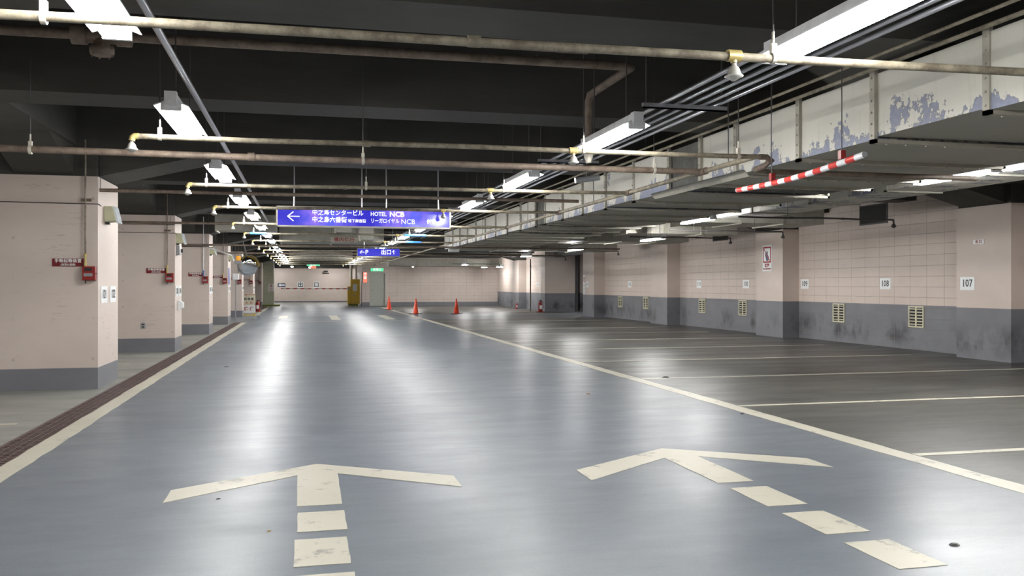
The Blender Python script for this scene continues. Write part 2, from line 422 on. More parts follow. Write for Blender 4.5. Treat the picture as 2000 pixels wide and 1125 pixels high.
# ------------------------------------------------------------------ road markings
def wob(x0, x1, y0, y1, *a, **k): return paint([(x0, y0), (x1, y0), (x1, y1), (x0, y1)], *a, **k)
wob(-2.11, -1.94, -5.5, 31.6, 'lane_line', 'cream edge line beside the drain grating on the left of the lane', step=.25, jit=.008)
wob(-2.11, -1.94, 38.9, 53.5, 'lane_line', 'far cream edge line on the left, past the cross lane', step=.25)
wob(4.36, 4.54, -5.5, 52, 'lane_line', 'long cream edge line between the blue lane and the dark parking bays', step=.25, jit=.009)
wob(-3.4, 4.3, 31.85, 31.97, 'lane_line', 'thin cream line across the lane, nearer edge of the cross lane')
wob(-1.9, 4.3, 38.35, 38.47, 'lane_line', 'thin cream line across the lane, farther edge of the cross lane')
for x in (1.0, -1.0, 3.05):
    wob(x, x+.35, 33.2 if x > 0 else 35, 38 if x != 3.05 else 37.8, 'lane_dash', {1.0: 'short cream dash in the middle of the far cross lane', -1.0: 'short cream dash on the left of the far cross lane', 3.05: 'short cream dash near the right edge of the far cross lane'}[x])
for i in range(17):
    y = 5.72+2.775*i
    if 31.5 < y < 40: continue
    L = ('white bay line on the dark floor at the right, '+ORD[i]+' from the camera') if i < 10 else ('thin far bay line past the side passage, '+ORD[i-13]+' beyond it')
    wob(4.55, 11.0, y, y+.085, 'parking_line', L, 'white bay lines on the right', jit=.003)
for y, s_, x1 in ((8.95, 'in front of the nearest pier', -2.62), (15.4, 'between the two nearest piers', -2.8), (21.7, 'between the second and third piers', -2.8), (27.6, 'between the third and fourth piers', -2.8)):
    wob(-8, x1, y, y+.09, 'parking_line', 'white bay line on pale concrete, '+s_, 'white bay lines on the left')
wob(-8, -2.8, 2.8, 2.9, 'parking_line', 'white bay line on pale concrete beside the camera', 'white bay lines on the left')
def arrow(cx, cy, skew, nm):
    T_ = thing('road_arrow', 'cream painted road arrow, '+nm, 'floor marking', (cx, cy-1.2, 0), 0, 'road arrows')
    paint([(cx, cy), (cx-.91, cy-.62), (cx-.91, cy-.95), (cx-.135, cy-.36), (cx-.13, cy-1.22), (cx+.13, cy-1.22), (cx+.135, cy-.36), (cx+.9, cy-.95), (cx+.9, cy-.62)], 'arrow_head', '', step=.15, jit=.003, parent=T_)
    ys = [(5.11, 4.71), (4.57, 4.13), (4.0, 3.55), (3.41, 2.96)] if skew == 0 else [(5.09, 4.62), (4.46, 4.03), (3.88, 3.46), (3.3, 2.85)]
    for i, (a, b) in enumerate(ys):
        o = .0+random.uniform(-.008, .008)
        wob(cx-.13+o, cx+.13+o, b, a, 'stem_block', '', step=.1, jit=.003, parent=T_)
arrow(.09, 6.48, 0, 'left of the two, with its stem pointing at the camera')
arrow(2.77, 6.46, 1, 'right of the two, nearer the right edge line')
# scraps on the floor
def scrap(x, y, s_, mat, label, nm='floor_scrap'):
    m = MB(); n = 9; pts = [(x+s_*random.uniform(.5, 1)*math.cos(k*2*PI/n)*1.6, y+s_*random.uniform(.5, 1)*math.sin(k*2*PI/n)) for k in range(n)]
    m.add([(a, b, .001) for a, b in pts]+[(a*.5+x*.5, b*.5+y*.5, .001+s_*.35) for a, b in pts], [(i, (i+1) % n, n+(i+1) % n, n+i) for i in range(n)]+[tuple(range(n, 2*n))])
    tag(m.build(nm, mat), label, 'scrap', None, 'thing')
scrap(3.16, 3.72, .028, 'oil', 'small black clod on the blue lane at lower right')
scrap(-.51, 5.56, .012, 'oil', 'tiny brown scrap under the left wing of the left arrow')
scrap(-.18, 4.77, .011, 'leaf', 'tiny brown scrap left of the arrow stem')
scrap(4.85, 4.9, .03, 'leaf', 'dry yellow leaf beside the edge line at right', 'leaf')
scrap(3.3, 9.9, .02, 'leaf', 'small dry leaf on the lane near the edge line', 'leaf')
scrap(4.95, 11.4, .045, 'oil', 'dark clod lying on a white bay line')
scrap(-1.2, 14.5, .03, 'oil', 'dark speck on the lane near the left edge line')
scrap(4.3, 8.0, .02, 'oil', 'dark speck on the lane beside the right edge line')

# ------------------------------------------------------------------ drain grating
gm = MB()
for i in range(16): gm.box(-.125, .125, .012+i*.0615, .036+i*.0615, -.025, -.002)
for x in (-.125, -.065, -.003, .058, .118): gm.box(x, x+.007, 0, .992, -.03, 0)
gm.box(-.135, .135, 0, .008, -.03, 0).box(-.135, .135, .984, .992, -.03, 0).box(-.14, -.128, 0, .992, -.09, 0).box(.128, .14, 0, .992, -.09, 0)
g0 = gm.build('drain_grating', 'grate', loc=(-2.245, -5, 0)); tag(g0, 'rusty brown steel grating panel of the drain along the left edge line', 'drain grating', 'grating panels of the lane drain')
for i in range(1, 37):
    c = g0.copy(); COL.objects.link(c); c.location = (-2.245, -5+i, 0)
gm2 = MB().box(-.14, .14, 0, 8.5, .0005, .012)
for i in range(35): gm2.box(-.12, .12, .1+i*.24, .2+i*.24, .012, .02)
tag(gm2.build('drain_grating', 'grate', loc=(-2.28, 45.5, 0)), 'far dark drain cover strip past the cross lane on the left', 'drain grating')

# ------------------------------------------------------------------ lamps
def make_lamp(label, group, wing=.115, L=1.25, rods=True):
    t = thing('fluorescent_lamp', label, 'ceiling lamp', (0, 0, 0), 0, group)
    h = L/2
    MB().prism([(-.045, .03), (.045, .03), (.035, .095), (-.035, .095)], -h+.02, h-.02).box(-.04, .04, -h-.045, -h+.03, .0, .10).box(-.04, .04, h-.03, h+.045, .0, .10).build('housing', 'white', t)
    r = MB()
    for s_ in (-1, 1):
        a = [(s_*.04, .030), (s_*wing, .002 if wing > .1 else .01), (s_*wing, .010 if wing > .1 else .018), (s_*.04, .040)]
        r.prism(a if s_ < 0 else a[::-1], -h, h)
    r.box(-.042, .042, -h, h, .026, .034)
    r.build('reflector', 'reflect', t)
    for s_ in (-1, 1):
        MB().tube([(s_*.052, -h+.03, -.012), (s_*.052, h-.03, -.012)], .0150, 8).build('lamp_tube', 'tube' if wing > .1 else 'tube_side', t)
    for q in (-1, 1): MB().box(-.068, .068, q*h-.012, q*h+.012, -.028, .026).build('lamp_holder', 'white', t)
    if rods:
        for q in (-.4, .4): MB().tube([(0, q, .095), (0, q, 1.19 if wing > .1 else 1.39)], .006, 6).build('hanger_rod', 'rod', t)
    return t
SL = [-4.3, -1.2, 1.0, 4.05, 7.10, 10.22, 13.35, 16.4, 19.5, 22.6, 25.7, 28.8, 31.9, 35.1, 38.3, 41.5, 44.7, 47.9]
lamp0 = None
def nm(i, row):
    if i < 3: return 'fluorescent lamp out of view, %s, %s' % (row, ['farthest behind', 'just behind', 'overhead'][i])
    return 'lit lamp, %s of the %s' % (ORD[i-3], row)
for r_, (x, row) in enumerate(((-.905, 'left row over the lane'), (2.53, 'right row under the five conduits'))):
    for i, y in enumerate(SL):
        if r_ == 1 and i == 3: y = 3.80
        if r_ == 1: y -= .08
        g = 'fluorescent lamps over the lane'
        if lamp0 is None: lamp0 = make_lamp(nm(i, row), g); lamp0.location = (x, y, 2.55)
        else: dup(lamp0, (x, y, 2.55), nm(i, row))
side = [(7.3, 1.5, 2.55), (7.3, 4.6, 2.55), (7.3, 7.20, 2.55), (7.3, 8.58, 2.55), (7.1, 14.9, 2.50), (7.9, 18.95, 2.37), (7.9, 24.85, 2.37), (7.9, 30.8, 2.37), (8.1, 44.3, 2.37), (10.3, 45.9, 2.3), (6.3, 51, 2.4), (10.6, 51.5, 2.4)]
sd = ['behind the camera', 'beside the camera', 'at the right picture edge', 'lower left of the picture-edge pair', 'in front of the no smoking column', 'second past the no smoking column', 'above the two far vents', 'before the side passage', 'far past the side passage', 'close to the far right wall', 'by the far block wall', 'in the far right corner']
lamp1 = make_lamp('x', 'fluorescent lamps over the parking bays', .07)
for i, (x, y, z) in enumerate(side):
    L = 'narrow fluorescent lamp over the right parking bays, '+sd[i]
    if i == 0: lamp1.location = (x, y, z); lamp1['label'] = L
    else: dup(lamp1, (x, y, z), L)
for i, (x, y) in enumerate(((.4, 57.0), (-.8, 60.5), (.4, 63.4))):
    dup(lamp0, (x, y, 2.55), 'fluorescent lamp over the exit lane, '+['nearer than the barrier arm', 'beyond the barrier arm', 'closest to the end wall'][i])
for i, x in enumerate((-2.2, 2.0)): dup(lamp0, (x, 65.9, 2.62), 'unseen lamp added behind the last beam to light the end wall, '+['left', 'right'][i], PI/2)  # two lamps added out of view to brighten the end wall
struct('lamp_hiding_beam', MB().box(-9.2, 3.5, 64.4, 64.8, 2.52, 3.76), 'raw')  # beam added to hide the end wall lamps
dup(lamp0, (12.95, 38.2, 2.55), 'unseen fluorescent lamp placed inside the side passage to brighten its wall')  # lamp put behind the column, out of view, to brighten the passage wall
for i, y in enumerate((1, 8.5, 15.5, 21.5, 27.8, 34.5)):  # unseen lamp row added behind the piers
    dup(lamp0, (-6.6, y, 2.55), 'unseen fluorescent lamp behind the left piers, '+ORD[i]+' from the camera')

# ------------------------------------------------------------------ conduits and rack
for k in range(5):
    x = 2.71+.11*k
    tag(MB().tube([(x, -5, 2.715), (x, 50, 2.715)], .017, 8).build('conduit', 'galv'), 'long grey steel conduit on the right rack, '+['next to the lamp row', 'second from the lamps', 'middle of the five', 'fourth from the lamps', 'farthest from the lamps'][k], 'conduit', 'conduits on the cable rack')
tag(MB().tube([(-.78, -5, 2.70), (-.78, 20.9, 2.70)], .022, 8).build('conduit', 'galv'), 'single grey conduit running along the left lamp row', 'conduit')
for i, y in enumerate([-3.1, 0, 3.15, 6.25, 9.3, 12.4, 15.5, 18.6, 21.7, 24.8, 27.9, 31, 34.1, 37.2, 40.3]):
    t = thing('rack_bracket', 'grey steel channel bracket carrying the five conduits, '+ORD[i]+' along the rack', 'bracket', (2.6, y, 2.66), 0, 'brackets of the conduit rack')
    MB().box(-.08, .62, -.02, .02, 0, .036).box(-.08, .62, -.02, .02, .0, .006).build('channel', 'galv', t)
    for x in (-.05, .58): MB().tube([(x, 0, .0), (x, 0, 1.09)], .006, 6).build('hanger_rod', 'rod', t)
for i, (x, z, y0, y1, r) in enumerate(((3.93, 2.92, -5, 30, .013), (4.28, 2.97, -5, 27, .017))):
    tag(MB().tube([(x, y0, z), (x, y1, z)], r, 8).build('thin_pipe', 'pipe'), ['thin cream pipe running high between the conduits and the duct', 'cream pipe running along the top edge of the duct'][i], 'pipe')

# ------------------------------------------------------------------ sprinkler pipes
HEAD = [(0, .0), (.012, 0), (.012, -.02), (.022, -.028), (.03, -.045), (.034, -.062), (.045, -.07), (.046, -.075), (.03, -.082), (.012, -.095), (0, -.096)]
def sprinkler_pipe(label, y0, y1, x0, x1, z=2.43, r=.021, heads=(), hang=(), elbow=True, mat='pipe', wraps=(), group='sprinkler pipes across the lane'):
    def Y(x): return y0+(y1-y0)*(x-x0)/(x1-x0)
    t = thing('sprinkler_pipe', label, 'pipe', (x0, y0, z), 0, group)
    def P(x, dz=0): return (x-x0, Y(x)-y0, dz)
    path = [P(x0+(x1-x0)*k/6, -.006*math.sin(k*1.7)) for k in range(7)]
    path[0] = P(x0); path[-1] = P(x1)
    MB().tube(path, r, 12).build('pipe_run', mat, t)
    for k in range(1, 3):
        xc = x0+(x1-x0)*k/3
        MB().tube([P(xc-.03), P(xc+.03)], r*1.28, 12).build('coupling', mat, t)
    for i, hx in enumerate(heads):
        px, py, pz = P(hx)
        hb = MB()
        if i == 0 and elbow:
            hb.tube([(px, py, 0), (px-.03, py, 0), (px-.045, py, -.012), (px-.05, py, -.035)], r*1.15, 10)
            px -= .05
        else: hb.tube([(px-.035, py, 0), (px+.035, py, 0)], r*1.35, 10).tube([(px, py, 0), (px, py, -.035)], r*.8, 8)
        e = hb.build('elbow', 'brass', t)
        MB().lathe(HEAD, (px, py, -.028), 14).build('sprinkler_head', 'head' if mat != 'darkpipe' else 'darkpipe', e)
    for hx in hang:
        px, py, pz = P(hx)
        hb = MB().tube([(px-.012, py, 0), (px+.012, py, 0)], r*1.3, 10).box(px-.014, px+.014, py-.014, py+.014, r, .07).tube([(px, py, .07), (px, py, .13)], .007, 6)
        c = hb.build('clamp', 'clamp', t)
        MB().tube([(px, py, .12), (px, py, 3.75-z)], .0045, 6).build('hanger_rod', 'rod', c)
    for a, b in wraps: MB().tube([P(a), P(b)], r*1.35, 10).build('blue_wrap', 'bluewrap', t)
    return t
sprinkler_pipe('weathered cream sprinkler pipe crossing the top of the view', 4.22, 3.84, -6.0, 4.15, heads=(2.06,), hang=(-4, -1.07, 2.27), elbow=False, r=.022)
sprinkler_pipe('sprinkler pipe below the second pair of lamps, ending in a brass elbow at left', 7.08, 6.95, -1.22, 3.9, heads=(-1.22, 2.2), hang=(-1.07, 2.29, 3.7))
sprinkler_pipe('thick brown main pipe crossing just past the second pair of lamps', 7.97, 8.01, -9.0, 3.82, r=.030, hang=(-2.22, .52, 3.35), mat='brown', elbow=False)
sprinkler_pipe('sprinkler pipe below the third pair of lamps', 10.33, 10.05, -1.22, 3.82, heads=(-1.22, 2.16), hang=(-1.07, .7, 2.32))
sprinkler_pipe('sprinkler pipe passing in front of the long blue sign', 13.2, 13.0, -1.22, 3.82, heads=(-1.22, 2.05), hang=(-1.07,))
yy = [16.6, 19.75, 22.9, 26.0, 29.1, 32.2, 35.3, 38.5, 41.6, 44.8, 48]
for i, y in enumerate(yy):
    sprinkler_pipe('sprinkler pipe crossing the lane beyond the long blue sign, %s behind it' % ORD[i].replace('nearest', 'first'), y, y-.05, -1.22, 3.82, heads=(-1.22, 2.05), hang=(-1.07, 2.32),
                   wraps=([], [(-1.15, -.8), (2.2, 2.7)], [(2.6, 3.0)], [(1.9, 2.4)])[i] if i < 4 else [], r=.021)
for i, (y, x0, x1) in enumerate(((11.9, -9, 3.82), (17.8, -9, 3.82), (24.1, -9, 9), (30.0, -9, 9))):
    t = thing('main_pipe', 'plain dark main pipe spanning from the left bays, '+['first past the third lamps', 'second, behind the long sign', 'third, crossing to the right bays', 'farthest of them'][i], 'pipe', (x0, y, 2.5 if i < 2 else 2.36))
    MB().tube([(0, 0, 0), (x1-x0, 0, 0)], .024, 10).build('pipe_run', 'brown', t)
    for x in (1.5, 6.5, 11.5): MB().tube([(x, 0, .02), (x, 0, 1.25)], .004, 6).build('hanger_rod', 'rod', t)
t = thing('main_pipe', 'long weathered main pipe running along the lane beside the duct', 'pipe', (3.86, 6.95, 2.43))
MB().tube([(0, 0, 0), (0, 43, 0)], .024, 12).build('pipe_run', 'pipe', t)
for a_, b_ in ((.96, 1.16), (3.0, 3.14), (6.0, 6.14), (9.6, 9.72)): MB().tube([(0, a_, 0), (0, b_, 0)], .036, 12).build('coupling', 'brown', t)
for y in (.5, 4.4, 8, 12, 16): MB().tube([(0, y, 0), (0, y, 1.3)], .005, 6).build('hanger_rod', 'rod', t)
t = thing('elbow_pipe', 'dark pipe with an elbow passing under the duct at upper right', 'pipe', (3.9, 6.95, 2.43))
MB().tube([(0, 0, 0), (.07, 0, 0), (.11, 0, -.03), (.11, .1, -.06), (.13, .3, -.07), (.3, .4, -.07), (2.6, .4, -.07)], .026, 12).build('pipe_run', 'brown', t)
for i, (y, x0, x1) in enumerate(((12.4, 6.6, 9.35), (15.7, 6.9, 9.3), (18.1, 7.0, 9.4), (25.9, 7.2, 9.6), (31.6, 7.2, 9.6), (43, 7.2, 9.6))):
    sprinkler_pipe('dark thin sprinkler branch over the right bays, %s' % ['nearest', 'in front of the no smoking column', 'past the no smoking column', 'over the far vents', 'before the side passage', 'far beyond the passage'][i], y, y, x1, x0, z=2.37, r=.014, heads=(), hang=(), mat='darkpipe', group='sprinkler branches over the right bays')
    t = [o for o in COL.objects if o.name.startswith('sprinkler_pipe')][-1]
    e = MB().tube([(-.01, 0, 0), (.02, 0, -.005), (.03, 0, -.05)], .016, 8).build('elbow', 'darkpipe', t)
    MB().lathe(HEAD, (.03, 0, -.04), 12).build('sprinkler_head', 'darkpipe', e)
    for x in (-.6, -1.9): MB().tube([(x, 0, 0), (x, 0, 1.385)], .004, 6).build('hanger_rod', 'rod', t)
# brown drain pipe with valve
t = thing('drain_pipe', 'brown drain pipe along the ceiling beam turning down to the main pipe', 'pipe', (2.63, 7.88, 2.46))
MB().tube([(-6.5, -1.05, .64), (-.06, -1.13, .64), (0, -1.09, .64), (0, -.06, .64), (0, 0, .58), (0, 0, .12)], .036, 12).build('pipe_run', 'brown', t)
MB().lathe([(.0, .14), (.045, .14), (.045, .06), (.028, .02), (.028, 0), (0, 0)], (0, 0, 0), 14).build('funnel', 'clamp', t)
v = MB().tube([(-4.25, -1.08, .64), (-4.15, -1.08, .64)], .07, 14).tube([(-3.95, -1.08, .64), (-3.85, -1.08, .64)], .07, 14).tube([(-4.15, -1.08, .64), (-3.95, -1.08, .64)], .055, 14).lathe([(0, .0), (.075, 0), (.085, .02), (.085, .05), (.06, .07), (.05, .12)], (-4.05, -1.08, .50), 16)
for k in range(6): v.tube([(-4.05+.07*math.cos(k), -1.08+.07*math.sin(k), .49), (-4.05+.07*math.cos(k), -1.08+.07*math.sin(k), .57)], .008, 6)
v.build('valve', 'brown', t)
for x in (-5.5, -2.7, -.8): MB().tube([(x, -1.1, .66), (x, -1.1, 1.29)], .005, 6).build('hanger_rod', 'rod', t)
tag(MB().tube([(-3.2, 6.62, 3.16), (2.2, 6.62, 3.16)], .018, 8).build('thin_pipe', 'brown'), 'thin brown pipe running beside the drain pipe under the ceiling', 'pipe')

# ------------------------------------------------------------------ ducts
cuts = [-2, .5, 2.7, 4.80, 5.97, 7.03, 8.2, 9.03, 9.9, 11.06, 12.2, 13.3, 14.4, 15.5, 16.2, 17.4, 18.6, 19.8, 21, 22.2, 23.4, 24.6, 25.8, 27.5]
t = thing('ventilation_duct', 'wide peeling cream air duct running over the right parking bays', 'duct', (4.35, 0, 2.44))
for i in range(len(cuts)-1):
    y0, y1 = cuts[i], cuts[i+1]; cv = i in (7, 13)
    dz = .02 if i in (3, 9, 15) else 0; dx = .015 if i in (2, 8, 12) else 0
    if cv:
        MB().box(.02, 2.1, y0+.03, y1-.03, .02, .5).build('canvas_joint', 'canvas', t)
    else:
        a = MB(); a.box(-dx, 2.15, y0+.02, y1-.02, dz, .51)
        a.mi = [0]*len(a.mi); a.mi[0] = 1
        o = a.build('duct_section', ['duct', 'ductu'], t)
    fl = MB().box(-.03, .0, y0-.03, y0+.03, -.03, .54).box(-.03, 2.18, y0-.03, y0+.03, -.03, 0).box(2.15, 2.18, y0-.03, y0+.03, -.03, .54)
    for k in range(6): fl.tube([(-.03, y0, .03+k*.09), (-.042, y0, .03+k*.09)], .009, 6)
    for k in range(12): fl.tube([(.1+k*.18, y0, -.03), (.1+k*.18, y0, -.04)], .009, 6)
    fl.build('flange', 'flange', t)
cuts2 = [1, 3.5, 6, 8.4, 10.2, 12, 13.8, 15.2]
t = thing('ventilation_duct', 'narrow cream duct between the side lamps and the right wall', 'duct', (7.6, 0, 2.57))
for i in range(len(cuts2)-1):
    y0, y1 = cuts2[i], cuts2[i+1]; MB().box(0, .85, y0, y1, 0, .36).build('duct_section', 'duct', t)
    MB().box(-.02, .87, y0-.025, y0+.025, -.02, 0).box(-.02, 0, y0-.025, y0+.025, -.02, .38).build('flange', 'duct_plain', t)
def xduct(lbl, x0, x1, y0, y1, z0, z1, n, mat='duct_plain'):
    t = thing('ventilation_duct', lbl, 'duct', (x0, y0, z0)); w = (x1-x0)/n
    for i in range(n):
        MB().box(i*w+.01, (i+1)*w-.01, 0, y1-y0, 0, z1-z0).build('duct_section', mat, t)
        MB().box(i*w-.02, i*w+.02, -.02, y1-y0+.02, -.025, z1-z0).build('flange', 'flange', t)
    for q in (.08*(x1-x0), .92*(x1-x0)): MB().tube([(q, (y1-y0)*.5, z1-z0), (q, (y1-y0)*.5, 3.76-z0)], .006, 6).build('hanger_rod', 'rod', t)
xduct('cream cross duct above the bays in front of the no smoking column', 7.55, 10.4, 15.9, 17.1, 2.55, 2.92, 3)
xduct('second cream cross duct past the no smoking column', 7.5, 10.4, 19.6, 20.5, 2.55, 2.92, 3)
xduct('third cream cross duct over the far vents', 6.6, 10.6, 22.8, 24.3, 2.52, 2.92, 4)
xduct('fourth cream cross duct before the side passage', 5, 10.6, 28.6, 30.2, 2.5, 2.92, 4)
xduct('pale grey cross duct behind the left end of the long sign', -1.97, -.62, 21.0, 21.8, 2.56, 2.93, 1)
xduct('cream cross duct between the two lamp rows behind the long sign', -.66, 2.25, 25.3, 27.2, 2.55, 2.95, 2)
xduct('pale duct drop with rough plaster behind the slow sign', .72, 1.12, 21.0, 21.35, 2.56, 3.0, 1, 'duct_plain')
xduct('pale duct stub right of the rough plaster block', 1.3, 1.62, 20.9, 21.35, 2.38, 3.0, 1, 'duct_plain')
xduct('far cross duct over the lane near the exit', -.66, 2.25, 42, 43.4, 2.5, 2.9, 2)
xduct('far cross duct over the end of the right bays', 4.5, 10.8, 47.6, 49.4, 2.35, 2.75, 4)
for o_ in [o for o in COL.objects if o.name.startswith('ventilation_duct')][:2]:
    wd = 2.15 if o_.location.x < 5 else .85
    for y in (4.5, 7.6, 10.8, 14.2):
        for q in (.05, wd-.05): MB().tube([(q, y, .3), (q, y, 1.31)], .006, 6).build('hanger_rod', 'rod', o_)
# strips hanging below the duct
_d = bpy.data.objects['ventilation_duct']
st_ = MB().add([(4.10, 7.6, 2.41), (4.16, 7.6, 2.35), (4.10, 9.9, 2.41), (4.16, 9.9, 2.35), (4.10, 7.6, 2.40), (4.155, 7.6, 2.345), (4.10, 9.9, 2.40), (4.155, 9.9, 2.345)], [(0, 1, 3, 2), (4, 6, 7, 5), (0, 4, 5, 1), (2, 3, 7, 6), (0, 2, 6, 4), (1, 5, 7, 3)])
st_.v = [(a-_d.location.x, b-_d.location.y, c-_d.location.z) for a, b, c in st_.v]; st_.build('loose_strip', 'flange', _d)
# striped bar
t = thing('warning_bar', 'red and white banded hanging bar below the duct at upper right', 'bar', (0, 0, 0))
path = [(3.93-.05*k/8, 7.4-1.96*k/8, 2.185+.045*(k/8)-.03*math.sin(PI*k/8)) for k in range(9)]
MB().tube(path, .024, 14, caps=False).build('bar', 'stripe', t)
e = MB().tube([path[-1], (path[-1][0], path[-1][1]-.004, path[-1][2])], .020, 12).build('end_bung', 'grey', t)
MB().tube([(3.885, 5.72, 2.23), (3.885, 5.72, 3.75)], .004, 6).tube([(3.91, 6.75, 2.2), (3.90, 6.75, 2.45), (3.9, 6.75, 3.75)], .004, 6).build('hanger_rod', 'rod', t)
MB().box(3.865, 3.905, 5.70, 5.74, 2.235, 2.30).box(3.89, 3.93, 6.73, 6.77, 2.19, 2.26).build('clamp', 'red', t)
# unlit lamp and sensor
t = thing('unlit_spotlight', 'small grey tube-shaped unit hanging under the main pipe', 'spotlight', (2.95, 8.9, 2.44)); MB().tube([(-.13, 0, -.02), (.14, 0, .02)], .032, 14).build('case', 'grey', t); MB().tube([(0, 0, .02), (0, 0, 1.3)], .004, 6).build('hanger_rod', 'rod', t)
t = thing('sensor_box', 'small grey junction box hanging near the far end of the duct', 'box', (4.4, 26, 2.31)); MB().box(-.16, .16, -.05, .05, 0, .095).build('case', 'white', t, bevel=.01); MB().tube([(0, 0, .09), (0, 0, .128)], .01, 6).build('stem', 'rod', t)

# ------------------------------------------------------------------ hanging signs
t = thing('hanging_sign', 'long backlit blue and violet direction sign hanging over the lane', 'sign', (.905, 13.36, 2.325))
W_, H_ = 1.30, .145
MB().box(-W_, W_, .005, .12, -H_, H_).build('sign_case', 'grey', t)
MB().box(-W_-.005, W_+.005, -.012, .13, H_-.012, H_+.01).box(-W_-.005, W_+.005, -.012, .13, -H_-.01, -H_+.012).box(-W_-.01, -W_+.014, -.012, .13, -H_-.01, H_+.01).box(W_-.014, W_+.01, -.012, .13, -H_-.01, H_+.01).build('frame', 'clamp', t)
MB().box(-W_+.015, W_-.015, -.002, .004, -H_+.013, H_-.013).build('sign_face', 'glow', t)
ar = MB().prism([(-1.14, -.006), (-.97, -.006), (-.97, .008), (-1.14, .008)], -.005, -.002)
ar.prism([(-1.155, .001), (-1.065, -.075), (-1.053, -.063), (-1.13, .001), (-1.053, .065), (-1.065, .077)], -.006, -.003)
ar.build('arrow', 'glowtext', t)
text('中之島センタービル', .092, 'glowtext', t, -.79, .060, bold=.0018, align='LEFT', wscale=.92)
text('中之島六番街', .090, 'glowtext', t, -.79, -.045, bold=.0026, align='LEFT', wscale=.95)
text('地下商店街', .054, 'glowtext', t, -.262, -.056, bold=.0016, align='LEFT')
text('HOTEL', .088, 'glowtext', t, .075, .055, bold=.0022, align='LEFT', wscale=.88)
text('NCB', .105, 'glowtext', t, .362, .055, bold=.004, align='LEFT', wscale=1.05)
text('リーガロイヤル', .078, 'glowtext', t, .075, -.05, bold=.0016, align='LEFT', wscale=.80)
text('NCB', .105, 'glowtext', t, .535, -.055, bold=.0008, align='LEFT', wscale=1.02)
text('併設', .076, 'glowtext', t, .93, -.05, bold=.002, align='LEFT', space=1.1)
for x in (-1.05, -.05, .32, 1.12): MB().tube([(x, .06, H_), (x, .06, 1.42)], .011, 8).build('hanger_rod', 'galv', t)
t = thing('hanging_sign', 'small blue backlit parking and exit sign hanging in the distance', 'sign', (2.05, 24.8, 2.225))
MB().box(-.6, .6, 0, .12, -.115, .115).build('sign_case', 'grey', t)
MB().box(-.585, .585, -.006, -.001, -.10, .10).build('sign_face', 'glow2', t)
text('←P', .17, 'glowtext', t, -.54, 0, y=-.009, bold=.004, align='LEFT')
text('出口↑', .15, 'glowtext', t, .06, 0, y=-.009, bold=.004, align='LEFT')
for x in (-.4, .4): MB().tube([(x, .06, .11), (x, .06, 1.52)], .009, 8).build('hanger_rod', 'galv', t)
t = thing('hanging_sign', 'grey hanging board with red letters asking to drive slowly', 'sign', (.96, 21.8, 2.415))
MB().box(-.33, .33, 0, .02, -.062, .062).build('board', 'clamp', t)
text('構内徐行', .115, 'redink', t, 0, 0, bold=.0015, space=1.22)
for x in (-.3, .3): MB().tube([(x, .01, .06), (x, .01, 1.33)], .005, 6).build('hanger_rod', 'rod', t)
def litsign(lbl, x, y, z, w_, h_, mat, txt, size, tm='glowtext', vertical=False):
    t = thing('exit_sign', lbl, 'sign', (x, y, z))
    MB().box(-w_/2, w_/2, .003, .1, -h_/2, h_/2).build('sign_case', 'white', t); MB().box(-w_/2+.01, w_/2-.01, -.003, .003, -h_/2+.01, h_/2-.01).build('sign_face', mat, t)
    if vertical:
        for i, ch in enumerate(txt): text(ch, size, tm, t, 0, h_/2-size*.75-i*size*1.15, y=-.006, bold=.003)
    else: text(txt, size, tm, t, 0, 0, y=-.006, bold=.003)
    return t
litsign('lit green emergency exit sign above the grey-green door', 4.35, 53.85, 2.25, .80, .20, 'green', '非常口', .17)
t = litsign('lit green exit sign hanging over the far lane', .50, 50, 2.44, .72, .13, 'green', '非常口', .11)
MB().box(-.15, .15, 0, .08, -.2, -.075).build('warning_light', 'redlit', t)
MB().tube([(0, .05, .06), (0, .05, .6)], .01, 6).build('hanger_rod', 'rod', t)
litsign('upright lit red sign on the narrow column by the yellow cabinet', 3.62, 53.78, 1.78, .24, .64, 'redlit', '満車', .19, vertical=True)

# ------------------------------------------------------------------ plates
def plate(name, lbl, x, y, z, w_, h_, mat, rz=0, th=.006, cat='sign', group=None, bevel=0):
    o = MB().box(-w_/2, w_/2, 0, th, -h_/2, h_/2).build(name, mat, bevel=bevel); o.location = (x, y, z); o.rotation_euler = (0, 0, rz)
    return tag(o, lbl, cat, group)
R_ = -PI/2; Lr = PI/2
for n_, y, x in (('107', 13.20, 11.492), ('108', 16.06, 11.942), ('109', 19.10, 11.942), ('110', 22.02, 11.942), ('111', 24.97, 11.942), ('112', 30.9, 11.942), ('113', 34.6, 11.492), ('116', 44.2, 11.942), ('117', 49.5, 11.942)):
    p = plate('number_plate', 'white bay plate reading %s, %s' % (n_, {'107': 'on the nearest right column', '108': 'between the two nearest vents', '109': 'just right of the no smoking column', '110': 'just left of the no smoking column', '111': 'above the fourth vent from the right', '112': 'above the vents before the side passage', '113': 'on the column at the side passage', '116': 'on the wall past the side passage', '117': 'on the far right wall close to the end'}[n_]), x, y, 1.33, .345, .235, 'plate', R_, group='bay number plates on the right')
    text(n_, .185, 'ink', p, 0, -.0, wscale=.92, bold=.0008)
pi_ = [(5.1, 119, 120, -2.5), (12.12, 121, 122, -2.51), (18.28, 123, 124, -2.45), (24.55, 125, 126, -2.45), (30.45, 127, 128, -2.45), (37.1, 129, 130, -2.45), (45.2, 131, 132, -2.45)]
PW = ['beside the camera', 'nearest in view', 'with the white lamp unit', 'with the white rod', 'with the blue sign', 'behind the round mirror', 'past the standing sign']
